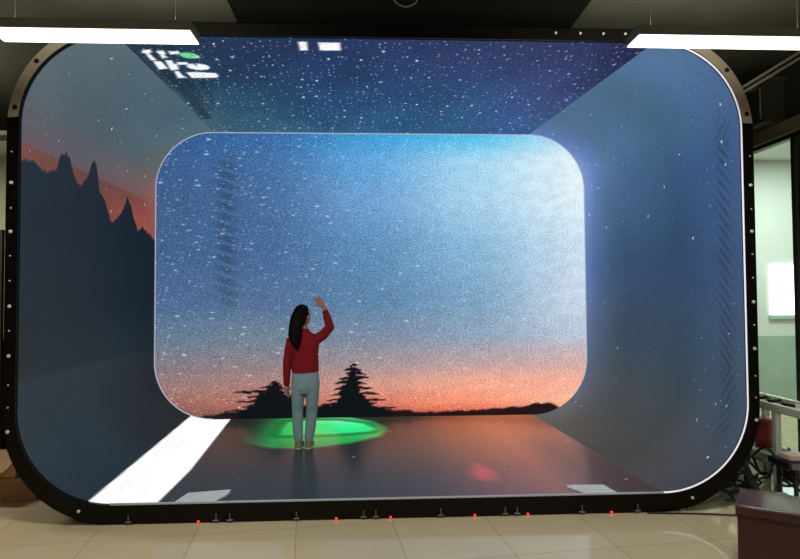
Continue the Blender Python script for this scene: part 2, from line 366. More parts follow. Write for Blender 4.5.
def screen_mat(name, kind):
    m = bpy.data.materials.new(name); m.use_nodes = True; nt = m.node_tree; N = nt.nodes; L = nt.links
    b = N['Principled BSDF']
    b.inputs['Base Color'].default_value = (.0025, .0025, .003, 1); b.inputs['Roughness'].default_value = .55
    b.inputs['Specular IOR Level'].default_value = .05
    if kind == 'floor':
        b.inputs['Specular IOR Level'].default_value = .12; b.inputs['Roughness'].default_value = .2
    at = N.new('ShaderNodeVertexColor'); at.layer_name = 'picture'
    uv = N.new('ShaderNodeUVMap'); uv.uv_map = 'metres'
    def mp(sx, sy, rot=0.0):
        q = N.new('ShaderNodeMapping'); q.inputs['Scale'].default_value = (sx, sy, 1); q.inputs['Rotation'].default_value = (0, 0, rot)
        L.new(uv.outputs['UV'], q.inputs['Vector']); return q
    def math_(op, a, b_=None, clamp=False):
        q = N.new('ShaderNodeMath'); q.operation = op; q.use_clamp = clamp
        for i, v in enumerate((a, b_)):
            if v is None: continue
            if isinstance(v, (int, float)): q.inputs[i].default_value = v
            else: L.new(v, q.inputs[i])
        return q.outputs[0]
    def stars(sx, sy, r, keep, gain, rot=0.0):
        vo = N.new('ShaderNodeTexVoronoi'); vo.voronoi_dimensions = '2D'; vo.inputs['Scale'].default_value = 1.0
        L.new(mp(sx, sy, rot).outputs['Vector'], vo.inputs['Vector'])
        sp = N.new('ShaderNodeSeparateColor'); L.new(vo.outputs['Color'], sp.inputs['Color'])
        k = math_('GREATER_THAN', sp.outputs[0], 1 - keep)
        rad = math_('MULTIPLY', math_('ADD', sp.outputs[1], .35), r)
        f = math_('SUBTRACT', 1.0, math_('DIVIDE', vo.outputs['Distance'], rad), True)
        f = math_('MULTIPLY', f, math_('ADD', math_('MULTIPLY', sp.outputs[2], .9), .25))
        return math_('MULTIPLY', math_('MULTIPLY', f, k), gain)
    def grain(sx, sy, lo, hi, detail=2):
        nz = N.new('ShaderNodeTexNoise'); nz.noise_dimensions = '2D'; nz.inputs['Scale'].default_value = 1.0; nz.inputs['Detail'].default_value = detail
        L.new(mp(sx, sy).outputs['Vector'], nz.inputs['Vector'])
        q = N.new('ShaderNodeMapRange'); q.inputs[1].default_value = .3; q.inputs[2].default_value = .7
        q.inputs[3].default_value = lo; q.inputs[4].default_value = hi
        L.new(nz.outputs['Fac'], q.inputs[0]); return q.outputs[0]
    lum = N.new('ShaderNodeRGBToBW'); L.new(at.outputs['Color'], lum.inputs['Color'])
    if kind == 'back':
        g0 = math_('MULTIPLY', grain(34, 52, -.34, .36, 3), math_('SUBTRACT', 1.15, lum.outputs['Val'], True))
        g = math_('MULTIPLY', math_('ADD', 1.0, g0), grain(5, 8, .94, 1.06))
        st = math_('ADD', stars(4.2, 9.5, .15, .40, .62, .12), stars(11, 24, .30, .34, .30, .12))
        gate = math_('MULTIPLY', math_('GREATER_THAN', lum.outputs['Val'], .05), math_('SUBTRACT', 1.05, math_('MULTIPLY', lum.outputs['Val'], 1.5), True))
        st = math_('MULTIPLY', st, gate)
    elif kind == 'top':
        g = math_('MULTIPLY', grain(34, 30, .72, 1.32, 3), grain(1.5, 1.5, .88, 1.12))
        st = math_('ADD', stars(6, 3.6, .10, .55, .9), stars(17, 9, .19, .55, .40))
        st = math_('MULTIPLY', st, math_('LESS_THAN', lum.outputs['Val'], .5))
    elif kind == 'side':
        g = math_('MULTIPLY', grain(24, 24, .94, 1.07, 2), grain(1.2, 1.2, .95, 1.05))
        st = math_('ADD', stars(3.4, 3.8, .055, .40, .75), stars(8, 8, .08, .25, .22))
        st = math_('MULTIPLY', st, math_('GREATER_THAN', lum.outputs['Val'], .062))
    else:
        g = grain(9, 9, .95, 1.05)
        st = math_('MULTIPLY', stars(2.0, 2.0, .04, .25, .7), math_('LESS_THAN', lum.outputs['Val'], .3))
    v = N.new('ShaderNodeVectorMath'); v.operation = 'SCALE'; L.new(at.outputs['Color'], v.inputs[0]); L.new(g, v.inputs['Scale'])
    w = N.new('ShaderNodeVectorMath'); w.operation = 'ADD'; L.new(v.outputs['Vector'], w.inputs[0])
    cb = N.new('ShaderNodeVectorMath'); cb.operation = 'SCALE'; cb.inputs[0].default_value = (.82, .92, 1.0); L.new(st, cb.inputs['Scale'])
    L.new(cb.outputs['Vector'], w.inputs[1])
    L.new(w.outputs['Vector'], b.inputs['Emission Color']); b.inputs['Emission Strength'].default_value = 1.0
    m.cycles.emission_sampling = 'NONE'
    return m

def grid_obj(name, P, U, cols, m, parent):
    """P (a,b,3) points, U (a,b,2) metres, cols (a,b,3) sRGB"""
    a, b = P.shape[:2]
    me = bpy.data.meshes.new(name)
    me.vertices.add(a * b); me.vertices.foreach_set('co', P.reshape(-1).astype(np.float32))
    idx = np.arange(a * b).reshape(a, b)
    q = np.stack([idx[:-1, :-1], idx[1:, :-1], idx[1:, 1:], idx[:-1, 1:]], -1).reshape(-1, 4)
    me.loops.add(q.size); me.loops.foreach_set('vertex_index', q.reshape(-1).astype(np.int32))
    me.polygons.add(len(q)); me.polygons.foreach_set('loop_start', (np.arange(len(q)) * 4).astype(np.int32))
    me.polygons.foreach_set('use_smooth', np.ones(len(q), bool))
    me.update(calc_edges=True)
    uvl = me.uv_layers.new(name='metres'); uvl.data.foreach_set('uv', U.reshape(-1, 2)[q.reshape(-1)].reshape(-1).astype(np.float32))
    at = me.color_attributes.new('picture', 'FLOAT_COLOR', 'POINT')
    lc = np.concatenate([lin(np.clip(cols, 0, 255)), np.ones((a, b, 1))], -1)
    at.data.foreach_set('color', lc.reshape(-1).astype(np.float32))
    me.materials.append(m); me.validate()
    o = bpy.data.objects.new(name, me); C.objects.link(o); o.parent = parent
    return o

tunnel = thing('led_display_tunnel', 'huge black-framed rounded LED screen tunnel showing a starry dusk sky with mountains and pines', 'display screen', (0, 0, 0))

def side(name, which, n_s, n_a, n_d, pic, kind):
    f = np.array(seg_pts(FR, which, n_s, n_a)); k = np.array(seg_pts(BK, which, n_s, n_a))
    t = np.linspace(0, 1, n_d)[None, :, None]
    xz = f[:, None, :] * (1 - t) + k[:, None, :] * t
    y = np.broadcast_to(t[..., 0] * 3.3, xz.shape[:2])
    P = np.stack([xz[..., 0], y, xz[..., 1]], -1)
    s = np.concatenate([[0], np.cumsum(np.hypot(*np.diff(f, axis=0).T))])
    U = np.stack([np.broadcast_to(s[:, None], y.shape) + {'right': 0, 'top': 20, 'left': 40, 'floor': 60}[which], y], -1)
    return grid_obj(name, P, U, pic(P[..., 0], y, P[..., 2]), screen_mat('led_' + which, kind), tunnel)

side('right_screen', 'right', 190, 60, 190, pic_right, 'side')
side('ceiling_screen', 'top', 440, 2, 330, pic_top, 'top')
side('left_screen', 'left', 230, 80, 320, pic_left, 'side')
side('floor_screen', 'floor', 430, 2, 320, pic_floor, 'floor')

# back screen: clipped grid following the rounded outline
def back_screen():
    W, H, R = BK['W'] / 2, BK['H'], BK['R']
    v = np.linspace(0, 1, 330); u = np.linspace(-1, 1, 500)
    z = v * H
    inset = np.where(z < R, R - np.sqrt(np.clip(R * R - (R - z) ** 2, 0, None)), np.where(z > H - R, R - np.sqrt(np.clip(R * R - (z - H + R) ** 2, 0, None)), 0))
    hw = W - inset
    X = u[:, None] * hw[None, :] + BK['cx']; Z = np.broadcast_to(z[None, :] + BK['cz'], X.shape)
    P = np.stack([X, np.full(X.shape, 3.3), Z], -1)
    return grid_obj('back_screen', P, np.stack([X, Z], -1), pic_back(X, Z), screen_mat('led_back', 'back'), tunnel)
back_screen()

# frame, outer shell and light edges
M_black = mat('black_satin_anodised', (40, 37, 34), .44, metal=.95, bump=.03, bscale=60)
M_shell = mat('black_cabinet', (20, 20, 20), .7)
def ring_solid(name, inner, outer, y0, y1, m, parent, i_back=None, o_back=None):
    bm = bmesh.new(); i_back = i_back or inner; o_back = o_back or outer; n = len(inner)
    A = [bm.verts.new((x, y0, z)) for x, z in inner]; B = [bm.verts.new((x, y0, z)) for x, z in outer]
    A2 = [bm.verts.new((x, y1, z)) for x, z in i_back]; B2 = [bm.verts.new((x, y1, z)) for x, z in o_back]
    for k in range(n):
        j = (k + 1) % n
        bm.faces.new((A[k], A[j], B[j], B[k])); bm.faces.new((A2[k], B2[k], B2[j], A2[j]))
        bm.faces.new((B[k], B[j], B2[j], B2[k])); bm.faces.new((A[k], A2[k], A2[j], A[j]))
    return obj(name, bm, m, parent)
OUT = dict(W=6.20, H=4.066, R=.86, cx=0.0, cz=-.155)
OUTB = dict(W=6.14, H=4.15, R=.86, cx=-.131, cz=-.155)
frame = ring_solid('front_frame', full_ring(FR, grow=.004), full_ring(OUT), -.03, .05, M_black, tunnel)
ring_solid('cabinet_shell', full_ring(FR, grow=.012), full_ring(OUT, grow=-.03), .05, 3.42, M_shell, tunnel, full_ring(BK, grow=.012), full_ring(OUTB, grow=-.03))
bm = bmesh.new(); pts = full_ring(BK, grow=.05); vs = [bm.verts.new((x, 3.33, z)) for x, z in pts]; vs2 = [bm.verts.new((x, 3.42, z)) for x, z in pts]
bm.faces.new(vs); bm.faces.new(vs2[::-1])
for k in range(len(vs)): j = (k + 1) % len(vs); bm.faces.new((vs[k], vs2[k], vs2[j], vs[j]))
obj('back_cabinet', bm, M_shell, tunnel)

M_edge = mat('white_light_edge', (200, 200, 205), .5, emit=(226, 216, 232), es=.75)
M_edge2 = mat('white_back_edge', (170, 172, 180), .5, emit=(190, 195, 215), es=.62)
M_edge3 = mat('grey_plastic_edge', (150, 150, 155), .5, emit=(150, 150, 155), es=.25)
for m_ in (M_edge, M_edge2, M_edge3): m_.cycles.emission_sampling = 'NONE'
def strip_along(name, pts, y, r, m):
    return obj(name, tube(bmesh.new(), [(x, y, z) for x, z in pts], r, 6), m, tunnel, True)
rp = seg_pts(FR, 'right', 24, 24, -.004)
strip_along('edge_light', rp, -.032, .0075, M_edge)['label'] = 'glowing white edge line along the right side'
strip_along('sill_trim', seg_pts(FR, 'floor', 24, 24, -.002), -.028, .010, M_edge3)
rb = seg_pts(BK, 'right', 24, 24, -.006)[12:] + seg_pts(BK, 'top', 24, 2, -.006) + seg_pts(BK, 'left', 24, 24, -.006)
strip_along('back_edge_light', rb, 3.292, .008, M_edge2)['label'] = 'thin pale glowing outline around the back screen'

def plate(name, sx):  # lighter piece over each top frame corner; lamp sheen put into its colour
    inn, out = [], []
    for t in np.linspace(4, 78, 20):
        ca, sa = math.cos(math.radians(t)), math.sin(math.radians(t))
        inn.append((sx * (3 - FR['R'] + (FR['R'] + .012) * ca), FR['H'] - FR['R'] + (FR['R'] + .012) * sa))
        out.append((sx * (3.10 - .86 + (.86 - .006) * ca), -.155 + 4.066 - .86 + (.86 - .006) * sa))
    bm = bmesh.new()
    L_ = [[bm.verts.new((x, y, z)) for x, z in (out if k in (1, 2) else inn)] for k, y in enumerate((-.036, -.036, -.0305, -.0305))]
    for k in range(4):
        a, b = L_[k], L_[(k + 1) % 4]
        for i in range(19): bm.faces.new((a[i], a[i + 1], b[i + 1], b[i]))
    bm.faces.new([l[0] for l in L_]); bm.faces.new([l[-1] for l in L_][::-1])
    o = obj(name, bm, mat('grey_brown_corner_sheen', (172, 158, 142), .5, .1, bump=.03), frame); o['label'] = 'lamp sheen on the frame corner, painted as a lighter grey piece'; return o
plate('corner_sheen', 1); plate('corner_sheen', -1)
M_bolt = mat('zinc_bolt', (225, 225, 220), .35, .3)
M_hole = mat('black_hole_plug', (4, 4, 4), .8)
def bolt(x, z, r, m, name='bolt'):
    bm = bmesh.new(); tube(bm, [(x, -.028, z), (x, -.038, z), (x, -.041, z)], [r, r, r * .6], 12); return obj(name, bm, m, frame)
for sx, xx in ((1, 3.066), (-1, -3.057)):
    for z in (2.58, 2.185, 1.585, 1.19, .59): bolt(xx, z, .014, M_bolt)
    for z in (2.83, 2.375, 1.99, 1.79, 1.39, .96, .78): bolt(xx, z, .006, M_bolt)
    for x, z in ((2.88, 3.57), (3.045, 3.19)): bolt(sx * x + (.01 if sx < 0 else 0), z, .021, M_hole, 'hole_plug')
    bolt(sx * 2.5, -.045, .013, M_bolt)
for x in (1.40, 1.61, 1.81, 2.0): bolt(x, 3.87, .011, M_bolt)
M_foot = mat('light_foot_plate', (110, 110, 104), .4, .2)
for x in (-2.11, -1.42, -1.31, -.78, -.24, -.14, .39, .92, 1.02, 1.56, 2.03):
    bm = bmesh.new(); box(bm, x - .024, x + .024, -.05, -.03, -.143, -.134, .003); tube(bm, [(x, -.04, -.134), (x, -.04, -.085)], .005, 8)
    obj('levelling_foot', bm, M_foot, frame)
M_red = mat('red_status_light', (255, 40, 40), .4, emit=(255, 50, 30), es=2.5)
for x in (-1.56, -.46, -.02, .67, 1.11, 1.81):
    obj('status_light', ell(bmesh.new(), (x, -.036, -.146), (.010, .010, .008), seg=10), M_red, frame)

# sheets lying at the front edge of the floor screen
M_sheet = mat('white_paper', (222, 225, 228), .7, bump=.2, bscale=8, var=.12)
def sheet(P, lab, h=.004, curl=None):
    bm = bmesh.new(); n = len(P)
    lo = [bm.verts.new((x, y, .003)) for x, y in P]; hi = [bm.verts.new((x, y, .003 + h + (curl[i] if curl else 0))) for i, (x, y) in enumerate(P)]
    bm.faces.new(lo[::-1]); bm.faces.new(hi)
    for k in range(n): j = (k + 1) % n; bm.faces.new((lo[k], lo[j], hi[j], hi[k]))
    return tag(obj('paper_sheet', bm, M_sheet), lab, 'sheet')
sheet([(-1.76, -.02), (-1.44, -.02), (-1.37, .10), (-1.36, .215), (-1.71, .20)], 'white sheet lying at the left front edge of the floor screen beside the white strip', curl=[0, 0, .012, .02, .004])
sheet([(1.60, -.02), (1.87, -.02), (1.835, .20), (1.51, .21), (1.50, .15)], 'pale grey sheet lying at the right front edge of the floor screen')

# ------------------------------------------------------------------ ceiling lamps
M_house = mat('grey_lamp_housing', (120, 120, 115), .5)
M_diff = mat('white_lamp_diffuser', (255, 255, 255), .5, emit=(255, 253, 244), es=3.0)
M_wire = mat('dark_wire', (24, 24, 20), .9)
M_up = mat('translucent_lamp_top', (240, 240, 230), .5, emit=(255, 250, 232), es=2.0)
def tube_light(name, x0, x1, y0, y1, z, radiance, col, parent, up=False):
    L = bpy.data.lights.new(name, 'AREA'); L.shape = 'RECTANGLE'; L.size = x1 - x0; L.size_y = y1 - y0
    L.color = col; L.energy = radiance * PI * (x1 - x0) * (y1 - y0)
    o = bpy.data.objects.new(name, L); C.objects.link(o)
    o.parent = parent; o.location = Vector(((x0 + x1) / 2, (y0 + y1) / 2, z)) - parent.location
    if up: o.rotation_euler = (PI, 0, 0)
    return o
def lamp(x0, x1, y0, y1, z, label):
    t = thing('ceiling_light', label, 'light', ((x0 + x1) / 2, (y0 + y1) / 2, z), 'linear ceiling lights')
    obj('housing', nbox(x0, x1, y0, y1, z + .0065, z + .065), M_house, t)
    tube_light('lamp_tube', x0 + .008, x1 - .008, y0 + .008, y1 - .008, z - .001, 68, (1, .985, .905), t)
    tube_light('uplight_tube', x0 + .022, x1 - .022, y0 + .032, y1 - .032, z + .0712, 110, (1, .96, .81), t, True)
    obj('diffuser', nbox(x0 + .006, x1 - .006, y0 + .006, y1 - .006, z, z + .006), M_diff, t)
    obj('uplight_strip', nbox(x0 + .02, x1 - .02, y0 + .03, y1 - .03, z + .0652, z + .070), M_up, t)
    for x in (x0 + .12, x1 - .12):
        obj('suspension_wire', tube(bmesh.new(), [(x, (y0 + y1) / 2, z + .065), (x, (y0 + y1) / 2, 4.05)], .0008, 6), M_wire, t)
    return t
lamp(-2.446, -1.246, -1.37, -1.17, 3.24, 'long glowing white ceiling light at the upper left, over the left screen corner')
lamp(1.48, 2.68, -1.41, -1.22, 3.24, 'long glowing white ceiling light at the upper right, over the right screen corner')
lamp(-5.7, -4.5, .30, .50, 3.24, 'added linear fill light, unseen beyond the left edge of the view')  # unseen lamp, added to brighten the pale partition and left floor
for xx in (-1.85, 2.08):
    lamp(xx - .6, xx + .6, -5.6, -5.4, 3.24, 'white linear ceiling light hanging behind the viewer')

# ------------------------------------------------------------------ room
def tile_mat():
    m = mat('beige_glossy_tile', (168, 154, 128), .13, spec=.45)
    nt = m.node_tree; N = nt.nodes; L = nt.links; b = N['Principled BSDF']
    tc = N.new('ShaderNodeTexCoord'); mp = N.new('ShaderNodeMapping')
    mp.inputs['Rotation'].default_value = (0, 0, math.radians(-6.2)); mp.inputs['Location'].default_value = (.02, .1, 0)
    L.new(tc.outputs['Object'], mp.inputs['Vector'])
    br = N.new('ShaderNodeTexBrick'); br.offset = 0; br.inputs['Scale'].default_value = 1.0
    br.inputs['Brick Width'].default_value = .76; br.inputs['Row Height'].default_value = .76
    br.inputs['Mortar Size'].default_value = .0022; br.inputs['Mortar Smooth'].default_value = .1
    br.inputs['Color1'].default_value = rgba(204, 186, 150); br.inputs['Color2'].default_value = rgba(196, 178, 143); br.inputs['Mortar'].default_value = rgba(138, 121, 94)
    L.new(mp.outputs['Vector'], br.inputs['Vector'])
    nz = N.new('ShaderNodeTexNoise'); nz.inputs['Scale'].default_value = 2.5; nz.inputs['Detail'].default_value = 5; L.new(tc.outputs['Object'], nz.inputs['Vector'])
    mr = N.new('ShaderNodeMapRange'); mr.inputs[3].default_value = .9; mr.inputs[4].default_value = 1.06; L.new(nz.outputs['Fac'], mr.inputs[0])
    vm = N.new('ShaderNodeVectorMath'); vm.operation = 'SCALE'; L.new(br.outputs['Color'], vm.inputs[0]); L.new(mr.outputs[0], vm.inputs['Scale'])
    L.new(vm.outputs['Vector'], b.inputs['Base Color'])
    mr2 = N.new('ShaderNodeMapRange'); mr2.inputs[3].default_value = .04; mr2.inputs[4].default_value = .09; L.new(nz.outputs['Fac'], mr2.inputs[0]); L.new(mr2.outputs[0], b.inputs['Roughness'])
    return m
struct('floor', nbox(-7, 9, -9, 7, GZ - .1, GZ), tile_mat())
M_ceil = mat('dark_painted_ceiling', (74, 74, 62), .9, bump=.1, bscale=3, var=.2)
struct('ceiling', nbox(-7, 9, -9, 7, 4.05, 4.2), M_ceil)
struct('trim_22', nbox(-1.32, 1.62, -2.4, 3.2, 4.035, 4.05), mat('ceiling_shade_black', (16, 19, 17), .95, spec=.1))  # black sheet painted in for the shade between the two lamps
M_wallL = mat('dark_green_wall', (74, 74, 62), .85, bump=.1)
struct('wall_left', nbox(-7.1, -7, -9, 7, GZ, 4.05), M_wallL)
struct('wall_back', nbox(-7, 9, 7, 7.1, GZ, 4.05), M_wallL)
struct('wall_front', nbox(-7, 9, -9.1, -9, GZ, 4.05), mat('pale_front_wall', (150, 150, 140), .8))
struct('wall_right', nbox(9, 9.1, -9, 7, GZ, 4.05), M_wallL)

# left background: pale partition with a transom
M_pale = mat('pale_cream_partition', (205, 206, 170), .7, var=.05, bscale=3)
M_brown = mat('dark_brown_wood', (64, 50, 34), .6, var=.3, bscale=12, bump=.1)
M_trimg = mat('dark_grey_trim', (70, 68, 60), .5)
struct('wall_partition', nbox(-6.9, -4.02, 2.2, 2.3, GZ, 3.62), M_pale)
struct('trim_1', nbox(-6.9, -4.0, 2.17, 2.2, 3.50, 3.56), M_trimg)
tag(obj('leaning_board', nbox(-4.6, -3.735, 1.0, 1.04, GZ, 2.32, bev=.004), M_brown), 'tall dark brown board standing at the far left edge behind the frame', 'board')
tag(obj('storage_crate', nbox(-4.7, -3.60, 1.25, 1.9, GZ, 1.22, bev=.01), mat('dark_crate', (40, 36, 28), .7, var=.3)), 'dark brown crate standing behind the leaning board at far left', 'crate')

# cardboard boxes, lower left
M_card = mat('brown_cardboard', (196, 152, 108), .8, bump=.15, bscale=18, var=.18)
M_card2 = mat('dark_cardboard', (168, 124, 84), .8, bump=.15, bscale=18, var=.22)
M_tape = mat('pale_packing_tape', (205, 195, 175), .35)
def carton(name, x0, x1, y0, y1, z0, z1, rot, m, lab, flap=True):
    cx, cy = (x0 + x1) / 2, (y0 + y1) / 2
    t = thing(name, lab, 'box', (cx, cy, z0)); R_ = Matrix.Translation((cx, cy, 0)) @ Matrix.Rotation(rot, 4, 'Z') @ Matrix.Translation((-cx, -cy, 0))
    obj('carton_body', nbox(x0, x1, y0, y1, z0, z1, bev=.006, mtx=R_), m, t)
    if flap:
        for s in (-1, 1):
            F = R_ @ Matrix.Translation((cx, y0 if s < 0 else y1, z1)) @ Matrix.Rotation(math.radians(-24 * s), 4, 'X')
            bm = bmesh.new(); box(bm, -(x1 - x0) / 2, (x1 - x0) / 2, *sorted((0, s * (y1 - y0) * .42)), .002, .010, mtx=F); obj('flap', bm, m, t)
    obj('tape', nbox(cx - .07, cx + .02, y0 - .003, y0 + .01, z1 - .09, z1 - .05, mtx=R_), M_tape, t)
    return t
carton('cardboard_box', -3.95, -3.20, .56, 1.05, GZ, .05, .12, M_card2, 'wide flat brown cardboard box on the floor at lower left behind the frame corner', False)
carton('cardboard_box', -3.85, -3.32, .60, .98, .055, .20, -.10, M_card, 'smaller brown cardboard box with raised flaps stacked on the wide flat box', True)

# right background: glass partition with header and mullions, room beyond
M_head = mat('bronze_header', (170, 162, 138), .5, var=.1)
M_mull = mat('dark_bronze_mullion', (52, 54, 44), .45, .2)
M_glass = mat('green_tinted_glass', (238, 250, 244), .02, trans=1.0, spec=.4)
M_glass.node_tree.nodes['Principled BSDF'].inputs['IOR'].default_value = 1.06
XG = 4.1
struct('trim_2', nbox(XG - .06, XG + .10, -2.0, 7, 3.28, 3.42), M_head)
struct('trim_3', nbox(XG - .02, XG + .06, -2.0, 7, 3.235, 3.28), M_mull)
struct('trim_4', nbox(XG - .03, XG + .06, -2.0, 7, GZ, GZ + .10), M_mull)
struct('wall_upper', nbox(XG, XG + .1, -2.0, 7, 3.42, 4.05), mat('dark_upper_wall', (46, 46, 40), .85))
ys = [-1.95, -.55, .84, 2.23, 3.62, 5.01, 6.4]
for i, y in enumerate(ys):
    struct('trim_%d' % (5 + i), nbox(XG - .02, XG + .05, y - .03, y + .03, GZ + .1, 3.235), M_mull)
for i in range(len(ys) - 1):
    o = struct('window_%d' % (i + 1), nbox(XG + .005, XG + .017, ys[i] + .03, ys[i + 1] - .03, GZ + .10, 3.235), M_glass)
struct('wall_far_room', nbox(XG + .1, 8.95, 5.2, 5.3, GZ, 4.05), mat('pale_green_wall', (226, 226, 222), .7, var=.04, bscale=2))
struct('wall_far_side', nbox(8.85, 8.95, -2, 5.2, GZ, 4.05), mat('pale_green_wall_side', (206, 222, 208), .7))
M_win = mat('bright_daylight_pane', (255, 255, 255), .5, emit=(240, 255, 250), es=3.0)
wx0, wx1 = 6.80, 7.30
struct('window_9', nbox(wx0, wx1, 5.17, 5.199, 1.32, 2.18), M_win)
struct('trim_20', nbox(wx0 - .04, wx1 + .04, 5.15, 5.199, 1.24, 1.30), mat('window_sill', (180, 200, 190), .5))
# low dado in the next room
struct('trim_21', nbox(XG + .1, 8.84, 5.14, 5.2, GZ, .95), mat('grey_green_dado', (176, 194, 182), .6, var=.1, bscale=5))
struct('ceiling', nbox(XG + .1, 8.85, -2, 5.2, 4.03, 4.049), mat('pale_ceiling', (225, 228, 222), .8))
# luminous ceiling panels in the next room
for k, (lx, ly) in enumerate(((5.4, 3.6), (6.9, 3.6), (5.4, 1.2))):
    t = thing('panel_light', 'square white ceiling panel light in the glazed room on the right', 'light', (lx, ly, 3.99), 'ceiling panels in the glazed room')
    obj('frame', nbox(lx - .32, lx + .32, ly - .32, ly + .32, 3.99, 4.029), M_house, t)
    obj('diffuser', nbox(lx - .3, lx + .3, ly - .3, ly + .3, 3.984, 3.9895), mat('panel_diffuser', (255, 255, 255), .5, emit=(240, 255, 246), es=3), t)
    tube_light('panel_tube', lx - .29, lx + .29, ly - .29, ly + .29, 3.983, 50, (.87, 1, .92), t)

# aluminium profile bench along the glass
M_alu = mat('pale_aluminium_profile', (222, 226, 210), .4, .15, var=.1)
M_cab = mat('black_rubber_cable', (22, 22, 22), .5)
t = thing('profile_bench_frame', 'pale aluminium profile rack frame standing along the glass wall at right', 'rack', (3.85, .9, GZ))
for z, h in ((.55, .07), (.05, .08)):
    for x in (3.62, 3.92):
        bm = bmesh.new(); box(bm, x - .03, x + .03, -.1, 1.95, z, z + h, .004)
        for k in (.3, .7): box(bm, x - .034, x + .034, -.1, 1.95, z + h * k - .004, z + h * k + .004)
        obj('rail', bm, M_alu, t)
for y in (-.06, .52, 1.12, 1.9):
    for x in (3.62, 3.92): obj('upright', nbox(x - .028, x + .028, y - .028, y + .028, GZ, .55, bev=.004), M_alu, t)
    obj('cross_rail', nbox(3.65, 3.89, y - .025, y + .025, .56, .61), M_alu, t)
obj('shelf_board', nbox(3.66, 3.88, -.05, 1.9, .10, .125), mat('grey_shelf', (120, 130, 120), .6, var=.2), t)
# cloth-like cables on the rail
def cable(pts, r, lab, m=M_cab, cat='cable', name='cable', grp=None):
    return tag(obj(name, tube(bmesh.new(), smooth_path(pts), r, 8), m, None, True), lab, cat, grp)
cable([(3.60, 1.35, .636), (3.64, 1.22, .650), (3.60, 1.12, .638), (3.65, 1.02, .655), (3.61, .92, .636), (3.66, .82, .636)], .014, 'short black cable draped over the top rail of the aluminium rack')
cable([(3.60, .74, .64), (3.64, .66, .66), (3.60, .58, .64), (3.66, .50, .655), (3.62, .42, .64), (3.64, .30, .64)], .015, 'second black cable bundle lying further along the rack top rail')
cable([(3.30, .9, .14), (3.45, .75, .05), (3.55, .6, .20), (3.57, .45, .14), (3.56, .25, .16)], .010, 'thin black cable sagging in front of the lower rack rail')
# red bucket seen behind the frame
t = thing('red_bucket', 'red plastic bucket standing on the aluminium rack shelf beside the tunnel edge', 'bucket', (3.77, .93, .125))
bm = bmesh.new(); tube(bm, [(3.77, .93, .125), (3.77, .93, .39)], [.075, .098], 20); obj('pail', bm, mat('red_plastic', (190, 62, 66), .45), t, True)
obj('rim', tube(bmesh.new(), [(3.77, .93, .385), (3.77, .93, .405)], [.108, .108], 20), mat('red_rim', (205, 90, 90), .4), t, True)
# leaning dark steel post
tag(obj('steel_post', tube(bmesh.new(), [(3.13, .35, .27), (3.24, .22, GZ + .02)], .032, 4), mat('dark_steel', (84, 84, 74), .5, .4)), 'short dark steel post leaning beside the right foot of the tunnel', 'post')
# tablet-like device with pale carton on the rack
t = thing('power_supply', 'black box device with rounded end lying on the rack at the right edge', 'device', (3.5, .2, .14))
obj('case', nbox(3.40, 3.63, .05, .34, .135, .20, bev=.02), mat('black_case', (26, 20, 22), .4), t)
obj('end_plate', nbox(3.42, 3.61, .040, .052, .145, .19), mat('grey_plate', (120, 116, 116), .4), t)
for k, yy in enumerate((.08, .3)):
    obj('bracket', nbox(3.47, 3.50, yy, yy + .02, GZ, .135), M_mull, t)
tag(obj('pale_block', nbox(3.45, 3.60, .10, .26, .202, .25, bev=.01), mat('pale_pink_block', (214, 190, 176), .6)), 'small pale pink block resting on the black device at the right edge', 'block')

# tangle of floor cables behind the right foot
rc = random.Random(12)
labs = ['black floor cable looping up beside the frame foot', 'black floor cable in a wide coil near the steel post', 'black floor cable running flat under the rack', 'black floor cable snaking toward the glass wall',
        'black floor cable crossing the front of the tangle', 'black floor cable bunched behind the maroon stool', 'black floor cable curling over the others beside the rack', 'black floor cable trailing to the right edge',
        'black floor cable arching over the tangle', 'black floor cable tight against the frame corner']
labs += ['black floor cable lying lowest under the steel post', 'black floor cable hanging over the pale plastic heap', 'black floor cable looping highest of the tangle', 'black floor cable doubling back beside the stool', 'black floor cable pushed under the rack upright', 'black floor cable nearest the tunnel corner bolt']
for k in range(16):
    x = 2.30 + .10 * k; y = .03 + .06 * (k % 5); pts = []
    for j in range(8):
        pts.append((min(x + rc.uniform(-.12, .2), 3.9), y + j * .06 + rc.uniform(-.08, .12), GZ + .012 + k * .011 + (rc.random() ** 2) * (.22 if k % 3 == 0 else .07)))
        x += rc.uniform(-.06, .16)
    cable(pts, rc.uniform(.008, .014), labs[k], grp='tangled floor cables')
cable([(2.1, -.06, GZ + .009), (2.5, -.10, GZ + .008), (2.9, -.16, GZ + .008), (3.3, -.1, GZ + .008)], .007, 'thin black cable running across the tiles from the frame to the maroon stool')
# pale offcuts under the tangle
for k, (x, y, r, lab) in enumerate(((2.86, .42, .3, 'pale grey plastic bag heap on the floor behind the frame corner'), (3.27, .02, -.4, 'pale crumpled packing sheet among the cables near the rack'))):
    bm = bmesh.new(); bmesh.ops.create_grid(bm, x_segments=14, y_segments=14, size=.2)
    rr_ = random.Random(k + 30)
    for v in bm.verts:
        e = max(0, 1 - (v.co.x ** 2 + v.co.y ** 2) / .075); v.co.z = GZ + .006 + e * (.06 + rr_.random() * .07)
        q = Matrix.Rotation(r, 3, 'Z') @ Vector((v.co.x, v.co.y, 0)); v.co.x = x + q.x; v.co.y = y + q.y
    o = tag(obj('packing_sheet', bm, mat('pale_plastic_film', (180, 190, 178), .35, var=.25, bscale=14), None, True), lab, 'packing sheet')
    sd = o.modifiers.new('s', 'SOLIDIFY'); sd.thickness = .004

